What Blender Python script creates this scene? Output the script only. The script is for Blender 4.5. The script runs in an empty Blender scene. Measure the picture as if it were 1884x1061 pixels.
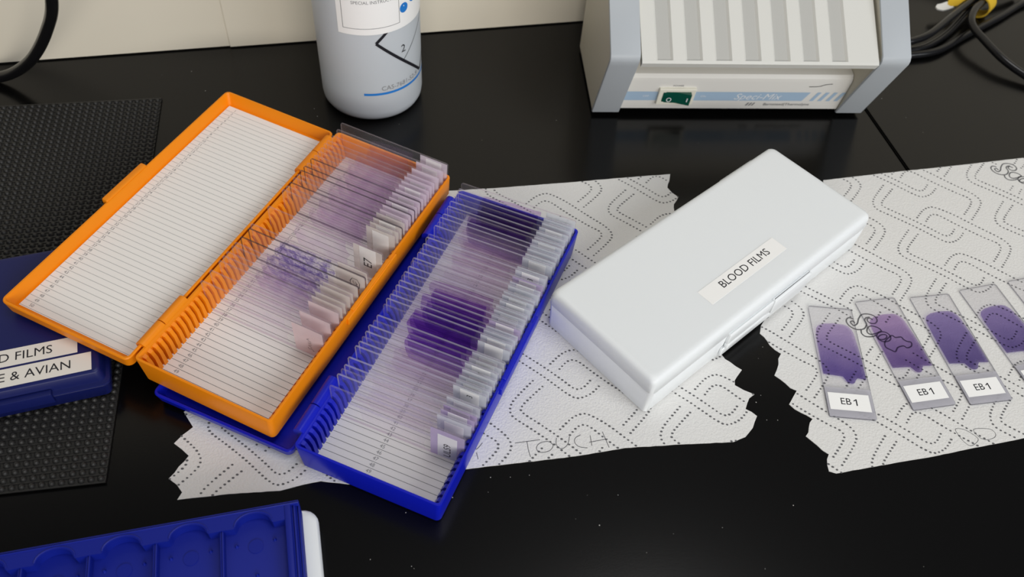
import bpy, bmesh, math, random
from mathutils import Matrix, Vector, noise

# ---------------------------------------------------------------- camera, world, lights
S = 0.001                                   # everything below is written in millimetres
scene = bpy.context.scene
col = scene.collection
scene.view_settings.view_transform = 'Standard'
scene.view_settings.look = 'None'
scene.view_settings.gamma = 1.0
scene.view_settings.use_curve_mapping = False
scene.view_settings.exposure = 0.0
scene.cycles.use_denoising = True
scene.cycles.max_bounces = 12
scene.cycles.transparent_max_bounces = 96
scene.cycles.diffuse_bounces = 4
scene.cycles.glossy_bounces = 4
scene.cycles.caustics_reflective = False
scene.cycles.caustics_refractive = False

cam = bpy.data.cameras.new('camera')
cam_o = bpy.data.objects.new('camera', cam)
col.objects.link(cam_o)
cam.sensor_width = 36.0
cam.lens = 30.5125
cam.clip_start = 0.01
cam.clip_end = 20
F = Vector((0.0, 0.6320558, -0.7749229)); R = Vector((0.9955992, 0.0726210, 0.0592324)); U = Vector((-0.0937139, 0.7715126, 0.6292742))
cam_o.matrix_world = Matrix(((R.x, U.x, -F.x, 0), (R.y, U.y, -F.y, 0), (R.z, U.z, -F.z, 0.39733), (0, 0, 0, 1)))
cam.dof.use_dof = True
cam.dof.focus_distance = 0.475
cam.dof.aperture_fstop = 11
scene.camera = cam_o

world = bpy.data.worlds.new('world'); scene.world = world; world.use_nodes = True
bg = world.node_tree.nodes['Background']
bg.inputs[0].default_value = (0.93, 0.95, 1.0, 1); bg.inputs[1].default_value = 0.125


def area(name, loc, target, sx, sy, power, color):
    l = bpy.data.lights.new(name, 'AREA'); l.shape = 'RECTANGLE'
    l.size = sx; l.size_y = sy; l.energy = power; l.color = color
    o = bpy.data.objects.new(name, l); col.objects.link(o)
    o.location = loc
    o.rotation_euler = (Vector(target) - Vector(loc)).to_track_quat('-Z', 'Y').to_euler()
    return o


area('window_daylight', (1.7, -0.80, 1.35), (0.0, 0.42, 0.05), 1.3, 1.1, 21, (0.93, 0.965, 1.0))
area('front_fill', (0.55, -1.5, 0.72), (0.1, 0.52, 0.10), 1.4, 0.7, 24, (1.0, 0.96, 0.90))  # added fill light, brightens the upright front faces; not a lamp of the room
area('ceiling_light', (0.30, 0.30, 1.9), (0.2, 0.4, 0.0), 1.0, 0.6, 9.5, (1.0, 0.985, 0.96))

# ---------------------------------------------------------------- materials
MATS = {}


def principled(name, color, rough=0.5, spec=0.5, sss=0.0, bump=None, trans=0.0, noisecol=None, coat=0.0):
    m = bpy.data.materials.new(name); m.use_nodes = True
    nt = m.node_tree; b = nt.nodes['Principled BSDF']
    b.inputs['Base Color'].default_value = (*color, 1)
    b.inputs['Roughness'].default_value = rough
    b.inputs['Specular IOR Level'].default_value = spec
    b.inputs['Coat Weight'].default_value = coat
    if sss:
        b.inputs['Subsurface Weight'].default_value = sss
        b.inputs['Subsurface Radius'].default_value = (1, 1, 1)
        b.inputs['Subsurface Scale'].default_value = 0.004
    if bump or noisecol:
        tc = nt.nodes.new('ShaderNodeTexCoord')
    if noisecol:
        sc, c2, lo, hi = noisecol
        n = nt.nodes.new('ShaderNodeTexNoise'); n.inputs['Scale'].default_value = sc; n.inputs['Detail'].default_value = 4
        r = nt.nodes.new('ShaderNodeValToRGB')
        r.color_ramp.elements[0].position = lo; r.color_ramp.elements[1].position = hi
        r.color_ramp.elements[0].color = (*color, 1); r.color_ramp.elements[1].color = (*c2, 1)
        nt.links.new(tc.outputs['Object'], n.inputs['Vector'])
        nt.links.new(n.outputs['Fac'], r.inputs['Fac']); nt.links.new(r.outputs['Color'], b.inputs['Base Color'])
    if bump:
        sc, st, dist = bump
        n = nt.nodes.new('ShaderNodeTexNoise'); n.inputs['Scale'].default_value = sc; n.inputs['Detail'].default_value = 3
        bp = nt.nodes.new('ShaderNodeBump'); bp.inputs['Strength'].default_value = st; bp.inputs['Distance'].default_value = dist
        nt.links.new(tc.outputs['Object'], n.inputs['Vector'])
        nt.links.new(n.outputs['Fac'], bp.inputs['Height']); nt.links.new(bp.outputs['Normal'], b.inputs['Normal'])
    MATS[name] = m
    return m


def clear(name, tint, haze=0.04, hazecol=(0.9, 0.9, 0.95), gloss=True, noisy=None, gradient=None, ior=1.5, shine=1.0, veil=False):
    """a thin clear or stained layer: light goes straight on, tinted, with a little milky scatter and surface gloss"""
    m = bpy.data.materials.new(name); m.use_nodes = True
    nt = m.node_tree; nt.nodes.clear()
    out = nt.nodes.new('ShaderNodeOutputMaterial')
    tr = nt.nodes.new('ShaderNodeBsdfTransparent'); tr.inputs[0].default_value = (*tint, 1)
    df = nt.nodes.new('ShaderNodeBsdfDiffuse'); df.inputs[0].default_value = (*hazecol, 1)
    if veil:                                # half of the scatter goes on through the pane
        tl = nt.nodes.new('ShaderNodeBsdfTranslucent'); tl.inputs[0].default_value = (*hazecol, 1)
        mv_ = nt.nodes.new('ShaderNodeMixShader'); nt.links.new(df.outputs[0], mv_.inputs[1]); nt.links.new(tl.outputs[0], mv_.inputs[2]); df = mv_
    mx = nt.nodes.new('ShaderNodeMixShader'); mx.inputs[0].default_value = haze
    nt.links.new(tr.outputs[0], mx.inputs[1]); nt.links.new(df.outputs[0], mx.inputs[2])
    last = mx
    tc = None
    if noisy or gradient:
        tc = nt.nodes.new('ShaderNodeTexCoord')
    if noisy or gradient:
        r = nt.nodes.new('ShaderNodeValToRGB')
        if noisy:
            sc, c2, lo, hi = noisy
            n = nt.nodes.new('ShaderNodeTexNoise'); n.inputs['Scale'].default_value = sc; n.inputs['Detail'].default_value = 3
            nt.links.new(tc.outputs['Object'], n.inputs['Vector']); src = n.outputs['Fac']
        else:
            c2, lo, hi = gradient
            sp = nt.nodes.new('ShaderNodeSeparateXYZ'); nt.links.new(tc.outputs['Generated'], sp.inputs[0]); 
            n = nt.nodes.new('ShaderNodeTexNoise'); n.inputs['Scale'].default_value = 90
            nt.links.new(tc.outputs['Object'], n.inputs['Vector'])
            ad = nt.nodes.new('ShaderNodeMath'); ad.operation = 'MULTIPLY_ADD'; ad.inputs[1].default_value = 0.35
            nt.links.new(n.outputs['Fac'], ad.inputs[0]); nt.links.new(sp.outputs['Y'], ad.inputs[2]); src = ad.outputs[0]
        r.color_ramp.elements[0].position = lo; r.color_ramp.elements[1].position = hi
        r.color_ramp.elements[0].color = (*tint, 1); r.color_ramp.elements[1].color = (*c2, 1)
        nt.links.new(src, r.inputs['Fac']); nt.links.new(r.outputs['Color'], tr.inputs[0])
    if gloss:
        gl = nt.nodes.new('ShaderNodeBsdfGlossy'); gl.inputs['Roughness'].default_value = 0.05
        fr = nt.nodes.new('ShaderNodeFresnel'); fr.inputs[0].default_value = ior
        m2 = nt.nodes.new('ShaderNodeMixShader')
        # reflect only at the outer side of each face: seen from within, a thin pane sends the light straight on
        ge = nt.nodes.new('ShaderNodeNewGeometry')
        ou = nt.nodes.new('ShaderNodeMath'); ou.operation = 'SUBTRACT'; ou.inputs[0].default_value = 1.0
        nt.links.new(ge.outputs['Backfacing'], ou.inputs[1])
        mu = nt.nodes.new('ShaderNodeMath'); mu.operation = 'MULTIPLY'
        hf = nt.nodes.new('ShaderNodeMath'); hf.operation = 'MULTIPLY'; hf.inputs[1].default_value = shine
        nt.links.new(fr.outputs[0], hf.inputs[0])
        nt.links.new(hf.outputs[0], mu.inputs[0]); nt.links.new(ou.outputs[0], mu.inputs[1])
        nt.links.new(mu.outputs[0], m2.inputs[0]); nt.links.new(last.outputs[0], m2.inputs[1]); nt.links.new(gl.outputs[0], m2.inputs[2])
        last = m2
    nt.links.new(last.outputs[0], out.inputs[0])
    MATS[name] = m
    return m


bench_m = principled('black_epoxy', (0.0022, 0.0021, 0.0021), 0.215, 0.29, bump=(900, 0.04, 0.0003))
seam_m = principled('seam_filler', (0.002, 0.002, 0.002), 0.6, 0.2)
wall_m = principled('beige_paint', (0.74, 0.685, 0.57), 0.6, 0.3, bump=(60, 0.05, 0.001))
white_pp = principled('white_polypropylene', (0.80, 0.83, 0.85), 0.42, 0.35, sss=0.25)
sticker_m = principled('white_sticker', (0.92, 0.92, 0.91), 0.5, 0.35)
sticker_dim = principled('aged_sticker', (0.72, 0.69, 0.64), 0.6, 0.3)
ink_m = principled('black_ink', (0.015, 0.015, 0.02), 0.6, 0.2)
pencil_m = principled('pencil_grey', (0.10, 0.10, 0.11), 0.7, 0.2)
orange_m = principled('orange_polypropylene', (0.82, 0.24, 0.003), 0.42, 0.28, sss=0.12)
blue_m = principled('royal_blue_polypropylene', (0.004, 0.010, 0.44), 0.33, 0.32)
navy_m = principled('navy_blue_plastic', (0.005, 0.009, 0.085), 0.40, 0.3)
tray_m = principled('blue_tray_plastic', (0.004, 0.012, 0.23), 0.42, 0.3)
card_m = principled('index_card', (0.80, 0.775, 0.75), 0.7, 0.2, bump=(700, 0.1, 0.0002))
cardline_m = principled('printed_line', (0.07, 0.07, 0.08), 0.7, 0.2)
lidline_m = principled('printed_line_faint', (0.34, 0.34, 0.34), 0.7, 0.2)
towel_m = principled('paper_towel', (0.72, 0.715, 0.70), 0.9, 0.1, bump=(900, 0.55, 0.0006))
dotshade_m = principled('embossed_dot', (0.13, 0.13, 0.135), 0.9, 0.1)  # dark grey paints the shade inside the embossing; the paper itself is white
mat_m = principled('black_rubber', (0.018, 0.0176, 0.017), 0.5, 0.4)
bottle_m = principled('milky_polyethylene', (0.56, 0.60, 0.64), 0.42, 0.35, sss=0.3)
blueink_m = principled('blue_print', (0.02, 0.20, 0.62), 0.5, 0.3)
greyink_m = principled('grey_print', (0.22, 0.22, 0.23), 0.6, 0.3)
mixgrey_m = principled('blue_grey_enamel', (0.40, 0.43, 0.46), 0.4, 0.3)
mixside_m = principled('beige_grey_enamel', (0.62, 0.59, 0.50), 0.5, 0.3)
mixbody_m = principled('off_white_enamel', (0.70, 0.69, 0.66), 0.38, 0.4)
mixtray_m = principled('pale_grey_rubber', (0.62, 0.62, 0.59), 0.55, 0.3)
mixtrough_m = principled('groove_grey', (0.43, 0.43, 0.41), 0.6, 0.3)  # groove floors, a darker grey than the rest of the tray
stripe_m = principled('pale_blue_print', (0.36, 0.49, 0.64), 0.5, 0.3)
ivory_m = principled('ivory_plastic', (0.78, 0.76, 0.66), 0.4, 0.4)
green_m = principled('green_rocker', (0.004, 0.075, 0.05), 0.15, 0.6)
cable_m = principled('black_cable_rubber', (0.006, 0.006, 0.007), 0.24, 0.4)
tie_m = principled('yellow_hook_tape', (0.62, 0.40, 0.035), 0.9, 0.1, bump=(900, 0.6, 0.001))
tiewhite_m = principled('white_hook_tape', (0.72, 0.72, 0.70), 0.8, 0.1)
foot_m = principled('rubber_foot_black', (0.01, 0.01, 0.01), 0.7, 0.2)

glass_m = clear('clear_slide_glass', (0.998, 0.997, 0.999), 0.028, (0.98, 0.97, 1.0), shine=0.32, veil=True)
edge_m = clear('ground_glass_edge', (0.84, 0.82, 0.90), 0.34, (0.90, 0.88, 0.97), shine=0.6, veil=True)
edgesoft_m = clear('polished_glass_edge', (0.86, 0.81, 0.86), 0.14, (0.90, 0.82, 0.90), shine=0.6, veil=True)
edgedark_m = clear('dark_slide_edge', (0.34, 0.31, 0.36), 0.08, (0.1, 0.1, 0.12), gloss=True)
benchglass_m = clear('clean_slide_glass', (0.985, 0.982, 0.99), 0.012, (0.9, 0.9, 0.95))
benchedge_m = clear('dark_glass_edge', (0.5, 0.5, 0.53), 0.15, (0.4, 0.4, 0.45))


def frosted(name, through, color, opaque):
    m = bpy.data.materials.new(name); m.use_nodes = True
    nt = m.node_tree; nt.nodes.clear()
    out = nt.nodes.new('ShaderNodeOutputMaterial')
    tr = nt.nodes.new('ShaderNodeBsdfTransparent'); tr.inputs[0].default_value = (*through, 1)
    df = nt.nodes.new('ShaderNodeBsdfDiffuse'); df.inputs[0].default_value = (*color, 1)
    tl = nt.nodes.new('ShaderNodeBsdfTranslucent'); tl.inputs[0].default_value = (*color, 1)
    ma = nt.nodes.new('ShaderNodeMixShader'); ma.inputs[0].default_value = 0.35
    mb = nt.nodes.new('ShaderNodeMixShader'); mb.inputs[0].default_value = opaque
    nt.links.new(df.outputs[0], ma.inputs[1]); nt.links.new(tl.outputs[0], ma.inputs[2])
    nt.links.new(tr.outputs[0], mb.inputs[1]); nt.links.new(ma.outputs[0], mb.inputs[2])
    nt.links.new(mb.outputs[0], out.inputs[0])
    return m


frost = {
    'pale': frosted('frosted_pale', (0.95, 0.955, 0.97), (0.84, 0.87, 0.92), 0.5),
    'lilac': frosted('frosted_lilac', (0.88, 0.82, 0.93), (0.76, 0.68, 0.88), 0.48),
    'mauve': frosted('frosted_mauve', (0.94, 0.90, 0.95), (0.94, 0.88, 0.96), 0.52),
    'beige': frosted('frosted_beige', (0.94, 0.925, 0.915), (0.92, 0.89, 0.87), 0.46),
    'pink': frosted('frosted_pink', (0.94, 0.89, 0.91), (0.93, 0.84, 0.87), 0.55),
    'bench': frosted('frosted_bench', (0.86, 0.855, 0.89), (0.74, 0.735, 0.79), 0.6),
}
boxlabel_m = frosted('thin_label_paper', (0.9, 0.9, 0.9), (0.97, 0.97, 0.97), 0.93)
films = {
    'lavender': clear('film_lavender', (0.72, 0.56, 0.82), 0.03, (0.5, 0.3, 0.7), gloss=False, noisy=(300, (0.82, 0.68, 0.88), 0.35, 0.7)),
    'dark': clear('film_dark_purple', (0.49, 0.36, 0.67), 0.05, (0.20, 0.09, 0.40), gloss=False, noisy=(150, (0.62, 0.46, 0.76), 0.4, 0.75)),
    'violet': clear('film_violet', (0.54, 0.34, 0.78), 0.06, (0.24, 0.08, 0.52), gloss=False, noisy=(150, (0.66, 0.47, 0.84), 0.4, 0.75)),
    'mauve': clear('film_mauve', (0.93, 0.87, 0.93), 0.04, (0.66, 0.52, 0.70), gloss=False, noisy=(120, (0.97, 0.94, 0.97), 0.4, 0.7)),
    'faint': clear('film_faint', (0.965, 0.945, 0.975), 0.03, (0.8, 0.7, 0.85), gloss=False, noisy=(120, (0.985, 0.975, 0.99), 0.4, 0.7)),
    'rose': clear('film_rose', (0.90, 0.83, 0.93), 0.05, (0.7, 0.55, 0.78), gloss=False, noisy=(70, (0.985, 0.97, 0.985), 0.40, 0.62)),
    'speckled': clear('film_speckled_blue', (0.58, 0.52, 0.80), 0.05, (0.3, 0.25, 0.55), gloss=False, noisy=(420, (0.97, 0.96, 0.99), 0.45, 0.58)),
    'streak': clear('film_streaked', (0.84, 0.75, 0.91), 0.04, (0.5, 0.35, 0.65), gloss=False, noisy=(140, (0.975, 0.96, 0.985), 0.4, 0.60)),
}
thick_film = [
    clear('thick_film_a', (0.40, 0.335, 0.62), 0.04, (0.2, 0.14, 0.36), gloss=False, gradient=((0.74, 0.65, 0.84), 0.30, 1.2)),
    clear('thick_film_b', (0.43, 0.345, 0.59), 0.04, (0.2, 0.14, 0.36), gloss=False, gradient=((0.72, 0.60, 0.80), 0.30, 1.25)),
    clear('thick_film_c', (0.39, 0.34, 0.57), 0.04, (0.2, 0.14, 0.36), gloss=False, gradient=((0.60, 0.53, 0.76), 0.30, 1.25)),
]

# ---------------------------------------------------------------- helpers


def V(*a):
    return Vector(a) * S


def mat4(x=0, y=0, z=0, rz=0.0):
    return Matrix.Translation((x * S, y * S, z * S)) @ Matrix.Rotation(rz, 4, 'Z')


def add(bm, verts, faces, mi=0):
    vs = [bm.verts.new(Vector(v) * S) for v in verts]
    for f in faces:
        try:
            fc = bm.faces.new([vs[i] for i in f]); fc.material_index = mi
        except ValueError:
            pass
    return vs


def box(bm, x0, y0, z0, x1, y1, z1, mi=0, M=None):
    v = [(x0, y0, z0), (x1, y0, z0), (x1, y1, z0), (x0, y1, z0), (x0, y0, z1), (x1, y0, z1), (x1, y1, z1), (x0, y1, z1)]
    if M is not None:
        v = [tuple(M @ Vector(a)) for a in v]
    add(bm, v, [(0, 3, 2, 1), (4, 5, 6, 7), (0, 1, 5, 4), (1, 2, 6, 5), (2, 3, 7, 6), (3, 0, 4, 7)], mi)


def bbox(bm, x0, y0, z0, x1, y1, z1, b=0.6, mi=0, r=None):
    """box with softened edges: a rounded rectangle swept up with small chamfers"""
    r = r or b
    loops = [rr(x0 + b, y0 + b, x1 - b, y1 - b, r, z0), rr(x0, y0, x1, y1, r, z0 + b), rr(x0, y0, x1, y1, r, z1 - b), rr(x0 + b * .3, y0 + b * .3, x1 - b * .3, y1 - b * .3, r, z1 - b * .3), rr(x0 + b, y0 + b, x1 - b, y1 - b, r, z1)]
    loft(bm, loops, mi)


def rr(x0, y0, x1, y1, r, z, n=5):
    pts = []
    for cx, cy, a0 in ((x1 - r, y0 + r, -90), (x1 - r, y1 - r, 0), (x0 + r, y1 - r, 90), (x0 + r, y0 + r, 180)):
        for k in range(n + 1):
            a = math.radians(a0 + 90 * k / n)
            pts.append((cx + r * math.cos(a), cy + r * math.sin(a), z))
    return pts


def loft(bm, loops, mi=0, cap0=True, cap1=True, closed=False):
    rows = [[bm.verts.new(Vector(p) * S) for p in L] for L in loops]
    n = len(rows[0])
    for a, b in zip(rows, rows[1:]):
        for k in range(n):
            f = bm.faces.new((a[k], a[(k + 1) % n], b[(k + 1) % n], b[k])); f.material_index = mi
    if cap0:
        f = bm.faces.new(rows[0][::-1]); f.material_index = mi
    if cap1:
        f = bm.faces.new(rows[-1]); f.material_index = mi
    return rows


def prism(bm, pts, a, b, axis='x', mi=0):
    """outline (two coordinates) swept along an axis from a to b"""
    n = len(pts)

    def mk(p, t):
        return {'x': (t, p[0], p[1]), 'y': (p[0], t, p[1]), 'z': (p[0], p[1], t)}[axis]
    vs = [mk(p, a) for p in pts] + [mk(p, b) for p in pts]
    fs = [tuple(range(n))[::-1], tuple(range(n, 2 * n))] + [(k, (k + 1) % n, n + (k + 1) % n, n + k) for k in range(n)]
    add(bm, vs, fs, mi)


def cyl(bm, p0, p1, r, n=16, mi=0, r1=None):
    p0 = Vector(p0); p1 = Vector(p1); d = (p1 - p0).normalized()
    u = d.orthogonal().normalized(); w = d.cross(u); r1 = r if r1 is None else r1
    vs = []
    for p, q in ((p0, r), (p1, r1)):
        vs += [tuple(p + u * q * math.cos(2 * math.pi * k / n) + w * q * math.sin(2 * math.pi * k / n)) for k in range(n)]
    add(bm, vs, [tuple(range(n))[::-1], tuple(range(n, 2 * n))] + [(k, (k + 1) % n, n + (k + 1) % n, n + k) for k in range(n)], mi)


def ribbon(bm, pts, w, z=0.0, mi=0, M=None):
    """pen stroke: a flat strip along a polyline"""
    P = [Vector((p[0], p[1])) for p in pts]
    L, Rr = [], []
    for k, p in enumerate(P):
        a = P[max(k - 1, 0)]; b = P[min(k + 1, len(P) - 1)]
        d = (b - a); d = d.normalized() if d.length > 1e-9 else Vector((1, 0))
        if k in (0, len(P) - 1) and (P[0] - P[-1]).length < 1e-6:
            d = (P[1] - P[-2]).normalized()
        nrm = Vector((-d.y, d.x)) * w / 2
        L.append((p + nrm)); Rr.append((p - nrm))
    vs = [(q.x, q.y, z) for q in L] + [(q.x, q.y, z) for q in Rr]
    if M is not None:
        vs = [tuple(M @ Vector(v)) for v in vs]
    n = len(P)
    add(bm, vs, [(k, n + k, n + k + 1, k + 1) for k in range(n - 1)], mi)


def smooth_line(pts, sub=6, closed=False):
    P = [Vector(p) for p in pts]; out = []
    n = len(P)
    for k in range(n - 1):
        p0 = P[k - 1] if k > 0 else (P[-2] if closed else P[0]); p1, p2 = P[k], P[k + 1]
        p3 = P[k + 2] if k + 2 < n else (P[1] if closed else P[-1])
        for j in range(sub):
            t = j / sub
            out.append(0.5 * ((2 * p1) + (p2 - p0) * t + (2 * p0 - 5 * p1 + 4 * p2 - p3) * t * t + (3 * p1 - p0 - 3 * p2 + p3) * t ** 3))
    out.append(P[-1])
    return out


def tube(bm, pts, r, n=14, mi=0):
    P = [Vector(p) for p in pts]
    rows = []; up = Vector((0, 0, 1))
    for k, p in enumerate(P):
        d = (P[min(k + 1, len(P) - 1)] - P[max(k - 1, 0)]).normalized()
        a = up - d * up.dot(d); a = a.normalized() if a.length > 1e-3 else d.orthogonal().normalized()
        b = d.cross(a)
        rows.append([bm.verts.new((p + a * r * math.cos(2 * math.pi * j / n) + b * r * math.sin(2 * math.pi * j / n)) * S) for j in range(n)])
    for a, b in zip(rows, rows[1:]):
        for j in range(n):
            f = bm.faces.new((a[j], a[(j + 1) % n], b[(j + 1) % n], b[j])); f.material_index = mi
    bm.faces.new(rows[0][::-1]); bm.faces.new(rows[-1])


TEXTS = {}


def text_geo(s, size, align='CENTER', shear=0.0, bold=0.0):
    key = (s, size, align, shear, bold)
    if key not in TEXTS:
        c = bpy.data.curves.new('lettering_source', 'FONT'); c.body = s; c.size = size
        c.align_x = align; c.align_y = 'CENTER' if align == 'CENTER' else 'BOTTOM_BASELINE'; c.shear = shear; c.offset = bold
        c.resolution_u = 3
        o = bpy.data.objects.new('lettering_source', c); col.objects.link(o)
        bpy.context.view_layer.update()
        m = o.evaluated_get(bpy.context.evaluated_depsgraph_get()).to_mesh()
        vs = [tuple(v.co) for v in m.vertices]; fs = [tuple(p.vertices) for p in m.polygons]
        o.to_mesh_clear(); bpy.data.objects.remove(o); bpy.data.curves.remove(c)
        TEXTS[key] = (vs, fs)
    return TEXTS[key]


def text(bm, s, size, M, mi=0, fn=None, **k):
    vs, fs = text_geo(s, size, **k)
    if fn:
        vs = [fn(*v) for v in vs]
    else:
        vs = [tuple(M @ Vector(v)) for v in vs]
    add(bm, vs, fs, mi)


def obj(name, bm, mats, parent=None, M=None, angle=35, recalc=False):
    if recalc:
        bmesh.ops.recalc_face_normals(bm, faces=bm.faces)
    me = bpy.data.meshes.new(name); bm.to_mesh(me); bm.free()
    for m in (mats if isinstance(mats, (list, tuple)) else [mats]):
        me.materials.append(m)
    if angle:
        me.polygons.foreach_set('use_smooth', [True] * len(me.polygons))
        me.set_sharp_from_angle(angle=math.radians(angle))
    o = bpy.data.objects.new(name, me); col.objects.link(o)
    if parent is not None:
        o.parent = parent
    if M is not None:
        if parent is None:
            o.matrix_world = M
        else:
            o.matrix_local = M
    return o


def tag(o, label=None, cat=None, group=None, kind=None):
    if label: o['label'] = label
    if cat: o['category'] = cat
    if group: o['group'] = group
    if kind: o['kind'] = kind
    return o


def thing(name, M, label, cat, group=None):
    o = bpy.data.objects.new(name, None); col.objects.link(o)
    o.empty_display_size = 0.01
    o.matrix_world = M
    return tag(o, label, cat, group)


def bm_():
    return bmesh.new()


ORD = {1: 'first', 2: 'second', 3: 'third', 4: 'fourth', 5: 'fifth', 6: 'sixth', 7: 'seventh', 8: 'eighth', 9: 'ninth', 10: 'tenth', 11: 'eleventh', 12: 'twelfth', 13: 'thirteenth', 14: 'fourteenth', 15: 'fifteenth', 16: 'sixteenth', 17: 'seventeenth', 18: 'eighteenth', 19: 'nineteenth', 20: 'twentieth', 30: 'thirtieth'}


def ordinal(n):
    if n in ORD: return ORD[n]
    return {2: 'twenty', 3: 'thirty'}[n // 10] + '-' + ORD[n % 10]


# ---------------------------------------------------------------- setting: wall and bench
WA = math.radians(16.2)                       # the wall and the bench's back edge run along this heading
WM = mat4(-375.4, 484.0, 0, WA)
b = bm_(); box(b, -700, 0, 1.2, 158, 12, 520); box(b, 158, -1.2, 1.2, 1500, 12, 520)
tag(obj('wall_back', b, wall_m, None, WM, angle=0), 'beige painted wall behind the black bench', None, None, 'structure')

# bench top in two slabs meeting at a thin seam beneath the mixer
sx = Vector((245.35, 531.9)); sd = (Vector((264.81, 462.72)) - sx).normalized(); sn = Vector((-sd.y, sd.x))


def bench_side(right):
    far = sx - sd * 160 if True else sx
    p_top = sx - sd * 140; p_bot = sx + sd * 760
    g = sn * (0.7 if right else -0.7)
    if sn.x < 0: g = -g
    wdir = Vector((math.cos(WA), math.sin(WA)))
    a = p_top + g; c = p_bot + g
    # clip the back edge at the wall line
    w0 = Vector((-375.4, 484.0)) + Vector((-wdir.y, wdir.x)) * 3; nrm = Vector((-wdir.y, wdir.x))
    a = a + sd * (((w0 - a).dot(nrm)) / sd.dot(nrm))
    far_b = (w0 + wdir * (1450 if right else -650))
    far_c = far_b - nrm * 760
    pts = [a, far_b, far_c, c] if right else [far_b, a, c, far_c]
    return [(p.x, p.y) for p in pts]


for right, lab in ((False, 'wide black epoxy bench slab under the slide boxes'), (True, 'black epoxy bench slab right of the thin seam, under the cables')):
    b = bm_(); prism(b, bench_side(right), -30, 0, 'z')
    bmesh.ops.recalc_face_normals(b, faces=b.faces)
    bmesh.ops.bevel(b, geom=[e for e in b.edges if abs(e.verts[0].co.z) < 1e-6 and abs(e.verts[1].co.z) < 1e-6], offset=0.0009, segments=2, affect='EDGES')
    tag(obj('bench_top', b, bench_m), lab, 'bench top', 'slabs of the black bench')

# ---------------------------------------------------------------- black bumpy mat
mo = Vector((-187.2, 179.0)); mv = (Vector((-253.3, 463.1)) - mo).normalized(); mu = Vector((-mv.y, mv.x))
if mu.x > 0: mu = -mu
MATM = Matrix(((mu.x, -mv.x, 0, mo.x * S), (mu.y, -mv.y, 0, mo.y * S), (0, 0, 1, 0.0002), (0, 0, 0, 1)))
# local x runs left along mu, local y runs toward the viewer
ML = (Vector((-253.3, 463.1)) - mo).length
b = bm_()
box(b, 0, -ML, 0, 230, 0, 1.0)
px, py = 4.5, 4.15
for i in range(int(230 / px)):
    for j in range(int(ML / py)):
        cx = (i + .5) * px; cy = -(j + .5) * py
        rx, ry = 1.75, 1.75
        lo = [(cx + rx * math.cos(a) * 1.0, cy + ry * math.sin(a), 0.9) for a in [math.pi / 4 * k + math.pi / 8 for k in range(8)]]
        mi_ = [(cx + rx * .82 * math.cos(a), cy + ry * .82 * math.sin(a), 2.2) for a in [math.pi / 4 * k + math.pi / 8 for k in range(8)]]
        hi = [(cx + rx * .45 * math.cos(a), cy + ry * .45 * math.sin(a), 2.8) for a in [math.pi / 4 * k + math.pi / 8 for k in range(8)]]
        vs = lo + mi_ + hi
        add(b, vs, [(k, (k + 1) % 8, 8 + (k + 1) % 8, 8 + k) for k in range(8)] + [(8 + k, 8 + (k + 1) % 8, 16 + (k + 1) % 8, 16 + k) for k in range(8)] + [tuple(range(16, 24))])
for j in range(int(ML / py) + 1):             # low cross ribs of the woven rubber
    box(b, 0, -j * py - 0.45, 0.9, 230, -j * py + 0.45, 1.5)
tag(obj('rubber_mat', b, mat_m, None, MATM, angle=40), 'black bumpy rubber mat lying on the bench under the navy box', 'mat')

# ---------------------------------------------------------------- paper towels
TOWEL_A = [(-150.8, 173.8), (-127.6, 179.2), (-103.5, 183.4), (-92.5, 188.0), (-85.0, 190.5), (-71.5, 190.2), (-40.1, 196.3), (-14.4, 204.4), (13.2, 210.9), (40.8, 217.5), (66.0, 224.9), (95, 230), (123.5, 234.5), (130.1, 238.2), (134.5, 244), (137.6, 251.6), (131.8, 255.4), (133, 259), (137.6, 265.4), (132, 267.5), (127.3, 270.2), (129, 276), (132.2, 280.9), (126, 285.5), (121.6, 290.0), (112.2, 325.0), (106, 360), (99.8, 407.1), (103.0, 414.0), (99, 417.5), (96.1, 421.8), (98.5, 435.2), (60, 425.7), (31.9, 418.3), (-13.9, 407.0), (-55.4, 397.9), (-117.2, 297.6), (-162.6, 221.6), (-159, 217.5), (-155.3, 213.4), (-159, 208.5), (-161.8, 203.3), (-157, 200.5), (-152.5, 197.3), (-155.5, 191), (-158.3, 184.2), (-153.5, 181.5), (-149.7, 177.8)]
TOWEL_B = [(203.0, 443.4), (244.3, 455.6), (300.8, 471.5), (352.6, 486.6), (420, 505), (348, 272), (282.3, 253.7), (224.0, 235.5), (200, 228.8), (175.5, 221.6), (171.8, 222.5), (171.5, 226.0), (173.3, 232.4), (168, 237), (162.6, 242.0), (165, 247.5), (167.8, 253.2), (162, 256.5), (156.2, 261.1), (159, 266), (161.6, 270.5), (156, 274.5), (150.3, 279.3), (153.5, 287), (155.9, 294.7), (150, 300), (145.2, 307.7), (146.5, 313.5), (149.2, 318.1), (161.6, 333.0), (178.2, 358.5)]


def fray(pts, jag, amp=0.9, step=3.0):
    out = []
    n = len(pts)
    rnd = random.Random(jag[0] + 5)
    for k in range(n):
        a = Vector(pts[k]); c = Vector(pts[(k + 1) % n]); d = c - a; L = d.length
        m = max(1, int(L / step)); nr = Vector((-d.y, d.x)).normalized()
        on = any(lo <= k <= hi for lo, hi in jag[1])
        for j in range(m):
            p = a + d * j / m
            if on and j: p += nr * rnd.uniform(-amp, amp)
            elif j: p += nr * rnd.uniform(-.12, .12)
            out.append((p.x, p.y))
    return out


def inside(p, poly):
    x, y = p; r = False
    for k in range(len(poly)):
        x1, y1 = poly[k]; x2, y2 = poly[k - 1]
        if (y1 > y) != (y2 > y) and x < (x2 - x1) * (y - y1) / (y2 - y1) + x1:
            r = not r
    return r


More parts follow.
